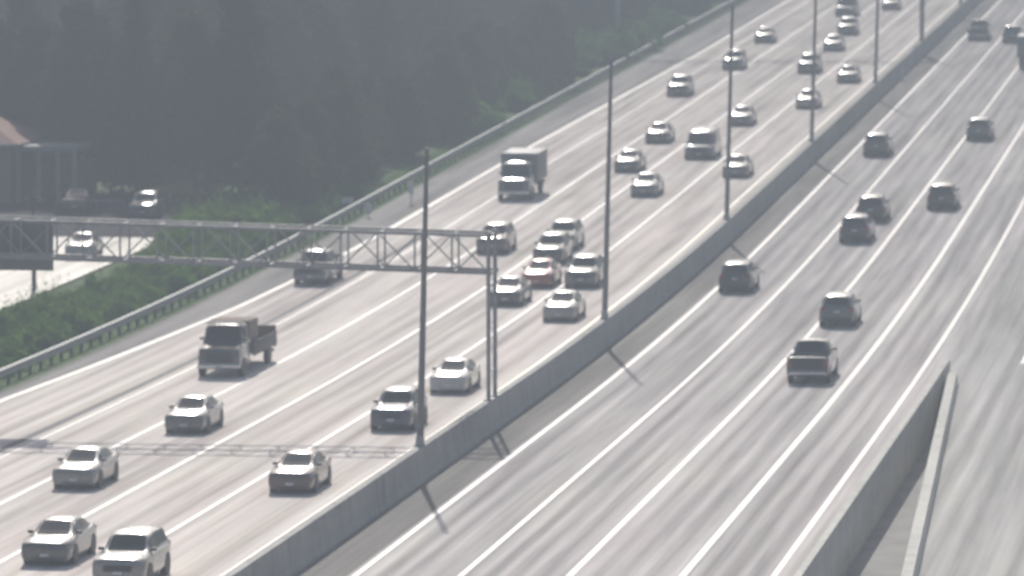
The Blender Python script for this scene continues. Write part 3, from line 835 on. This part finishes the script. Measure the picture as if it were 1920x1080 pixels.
# ------------------------------------------------------------------ vegetation
def leafcloud(mb, lobes, n, size, rng, flat=.8):
    for _ in range(n):
        c, r = rng.choice(lobes)
        d = Vector((rng.gauss(0, 1), rng.gauss(0, 1), rng.gauss(0, 1))).normalized()
        q = c + Vector((d.x * r[0], d.y * r[1], d.z * r[2])) * (rng.uniform(.25, 1.0) ** .45) * rng.uniform(.9, 1.08)
        if q.z < .05: continue
        u = Vector((rng.gauss(0, 1), rng.gauss(0, 1), rng.gauss(0, .6))).normalized()
        v = u.cross(Vector((rng.gauss(0, 1), rng.gauss(0, 1), rng.gauss(0, 1)))).normalized()
        s = size * rng.uniform(.55, 1.3); k = u.cross(v) * s * .25
        mb.add([q - u * s, q - v * s * .55 + k, q + u * s, q + v * s * .55 + k], [(0, 1, 2, 3)])

def tree_mesh(seed, h, rad, mat, kind):
    rng = random.Random(seed)
    tk = MB()
    lean = Vector((rng.uniform(-.4, .4), rng.uniform(-.4, .4), h * .62))
    tk.tube((0, 0, -.5), (lean.x * .4, lean.y * .4, h * .3), .22, .16, 8); tk.tube((lean.x * .4, lean.y * .4, h * .3), lean, .16, .07, 8)
    lobes = []
    nl = 13 if kind == 'round' else 11
    for i in range(nl):
        if kind == 'round':
            t = i / (nl - 1); z = h * (.16 + .74 * t)
            rr = rad * (1.0 - .75 * abs(t - .38) ** 1.3 * 1.6) * .62
            a = i * 2.4 + rng.uniform(-.3, .3); o_ = rad * .5 * (1 - t * .75)
        else:
            t = i / (nl - 1); z = h * (.10 + .85 * t); rr = rad * (.78 * (1 - t) + .14); a = i * 2.1; o_ = rad * .28 * (1 - t)
        c = Vector((math.cos(a) * o_, math.sin(a) * o_, z))
        lobes.append((c, (rr * rng.uniform(.8, 1.2), rr * rng.uniform(.8, 1.2), rr * rng.uniform(.6, .9))))
        if i % 2 == 0 and z < h * .8:
            b = Vector((lean.x * z / h, lean.y * z / h, max(z - .14 * h, h * .15))); tk.tube(b, c, .07, .03, 5)
    cr = MB(); leafcloud(cr, lobes, 2300, .50, rng)
    return tk.mesh('trunk', M['bark'], 50), cr.mesh('crown', mat)

TREES = [tree_mesh(1, 12.5, 4.6, M['leaf'], 'round'), tree_mesh(2, 14.5, 5.0, M['leaf2'], 'round'), tree_mesh(3, 11.0, 4.2, M['leaf'], 'round'),
         tree_mesh(4, 16.0, 3.4, M['leaf2'], 'cone'), tree_mesh(5, 13.0, 5.2, M['leaf'], 'round'), tree_mesh(6, 9.0, 3.9, M['leaf'], 'round')]
rng = random.Random(5)
spots = []
def left_limit(y): return px_at(-220, 300, y).x
def try_tree(x, y, mind, force=False):
    if any((x - a) ** 2 + (y - b) ** 2 < mind * mind for a, b in spots): return False
    if any((x - a) ** 2 + (y - b) ** 2 < (r + 2.5) ** 2 for a, b, r in CL): return False
    if -66 < x < -40 and y < 358: return False
    if x < -34 and y < 353 and not force: return False
    spots.append((x, y)); return True
for k in range(88):                                        # the edge of the wood along the guardrail
    try_tree(-30.2 + rng.uniform(-2.0, 1.0), 338 + k * 4.1 + rng.uniform(-1, 1), 3.2)
for x_, y_ in ((-46, 352), (-42.3, 350), (-38.6, 352), (-35, 349.5), (-50, 356), (-54, 357), (-58, 356), (-62, 357)): spots.append((x_, y_))
for _ in range(6000):
    y = rng.uniform(345, 690)
    x = rng.uniform(left_limit(y), -33)
    try_tree(x, y, 7.4 + (y - 345) * .006)
spots = spots[:298]
for i, (x, y) in enumerate(spots):
    edge = x > -33
    k = rng.choice([2, 5, 5, 2, 0]) if edge else rng.choice([0, 1, 2, 3, 4, 1, 0])
    tk, cr = TREES[k]
    s = rng.uniform(.55, .75) if edge else rng.uniform(.85, 1.15)
    o = empty('tree', (x, y, gz(x, y)), rng.uniform(0, 6.28), 'leafy dark tree in the wood beyond the guardrail' if not edge else 'small leafy tree at the edge of the wood, close behind the guardrail', 'tree',
              'trees of the wood' if not edge else 'trees along the guardrail')
    o.scale = (s, s, s * rng.uniform(.9, 1.1))
    inst('trunk', tk, o); inst('crown', cr, o)

def bush_mesh(seed, h, rad, mat, n=900, size=.22):
    rng = random.Random(seed); lobes = []
    for i in range(9):
        a = rng.uniform(0, 6.28); o_ = rng.uniform(.1, .75) * rad
        z = rng.uniform(.2, .8) * h * (1 - .45 * o_ / rad)
        lobes.append((Vector((math.cos(a) * o_, math.sin(a) * o_, z)), (rad * rng.uniform(.25, .45), rad * rng.uniform(.25, .45), h * rng.uniform(.2, .34))))
    cr = MB(); leafcloud(cr, lobes, n, size, rng)
    for _ in range(22):                                    # upright shoots
        a = rng.uniform(0, 6.28); o_ = rng.uniform(0, .8) * rad; b = Vector((math.cos(a) * o_, math.sin(a) * o_, h * .5))
        t = b + Vector((rng.uniform(-.2, .2), rng.uniform(-.2, .2), h * rng.uniform(.45, .85)))
        for k in range(10):
            q = b.lerp(t, k / 9); u = Vector((rng.gauss(0, 1), rng.gauss(0, 1), rng.gauss(0, .5))).normalized(); v = u.cross(Vector((0, 0, 1))).normalized(); s = .13
            cr.add([q, q + u * s + v * s * .3, q + u * s * 2 + Vector((0, 0, .08)), q + u * s - v * s * .3], [(0, 1, 2, 3)])
    st = MB()
    for _ in range(7):
        a = rng.uniform(0, 6.28); o_ = rng.uniform(.2, .7) * rad; st.tube((0, 0, -.3), (math.cos(a) * o_, math.sin(a) * o_, h * .7), .035, .015, 5)
    return st.mesh('stem', M['bark']), cr.mesh('foliage', mat)
BUSH = [bush_mesh(21, 2.0, 1.9, M['leaf3']), bush_mesh(22, 2.4, 2.2, M['leaf4']), bush_mesh(23, 1.6, 1.8, M['leaf4']), bush_mesh(24, 2.7, 2.0, M['leaf3'])]
SKYLINE = ((-400, 720), (0, 578), (110, 548), (230, 500), (290, 455), (340, 400), (480, 375), (760, 290))
def to_px(x, y, z):
    x -= 34.6; z -= 25
    X, Y = x * cos(YAW) + y * sin(YAW), -x * sin(YAW) + y * cos(YAW)
    dep = Y * cos(PITCH) - z * sin(PITCH)
    return 960 + 10000 * X / dep, 540 - 10000 * (Y * sin(PITCH) + z * cos(PITCH)) / dep
def bush_limit(x, y):
    """how tall the scrub grows here: it is lower beside the street than near the wood"""
    px, py = to_px(x, y, gz(x, y))
    for (a, p), (b, q) in zip(SKYLINE, SKYLINE[1:]):
        if px <= b:
            return max(0.0, (py - (p + (q - p) * (px - a) / (b - a))) * y / 10000 / 2.9)
    return 1.0
bs = []
for _ in range(7000):
    y = rng.uniform(215, 352); x = rng.uniform(-34.2 if y < 315 else -36.5, -27.2)
    if any((x - a) ** 2 + (y - b) ** 2 < 1.45 ** 2 for a, b in bs): continue
    bs.append((x, y))
bs = bs[:325]
for (x, y) in bs:
    st, fo = BUSH[rng.randrange(4)]
    near = x > -29.5
    s = rng.uniform(.45, .65) if near else rng.uniform(.75, 1.05) if y < 318 else rng.uniform(1.0, 1.7)
    s = min(s, bush_limit(x, y) * rng.uniform(.95, 1.35))
    if s < .14: continue
    o = empty('bush', (x, y, gz(x, y)), rng.uniform(0, 6.28), 'low green bush on the bank close behind the guardrail' if near else 'tall green bush on the bank between guardrail and frontage street', 'bush',
              'low bushes behind the guardrail' if near else 'tall bushes on the bank')
    o.scale = (s, s, s)
    inst('stem', st, o); inst('foliage', fo, o)
for (x0, x1, y0, y1, n, lab, grp) in ((-33.5, -27.4, 400, 500, 28, 'low scrub bush in the gap of the wood beside the upper guardrail', 'scrub in the gap of the wood'), (-35, -27.4, 500, 575, 20, 'low scrub bush by the far guardrail near the top', 'scrub by the far guardrail')):
    for _ in range(n):
        x, y = rng.uniform(x0, x1), rng.uniform(y0, y1)
        st, fo = BUSH[rng.choice((1, 2))]
        o = empty('bush', (x, y, gz(x, y)), rng.uniform(0, 6.28), lab, 'bush', grp)
        s = rng.uniform(.9, 1.4); o.scale = (s, s, s)
        inst('stem', st, o); inst('foliage', fo, o, mat=None)
# weeds on the verge and the bank
wd = MB(); r2 = random.Random(8)
for _ in range(14000):
    y = r2.uniform(170, 420); x = r2.uniform(-28.2, -25.3)
    g = gz(x, y); h = r2.uniform(.12, .34) if x < -26 else r2.uniform(.05, .2)
    a = r2.uniform(0, 6.28); c, s = math.cos(a) * .035, math.sin(a) * .035
    t = (x + r2.uniform(-.15, .15), y + r2.uniform(-.15, .15), g + h)
    wd.add([(x - c, y - s, g - .02), (x + c, y + s, g - .02), t], [(0, 1, 2)])
wo = wd.obj('weeds', M['leaf4']); wo['kind'] = 'stuff'
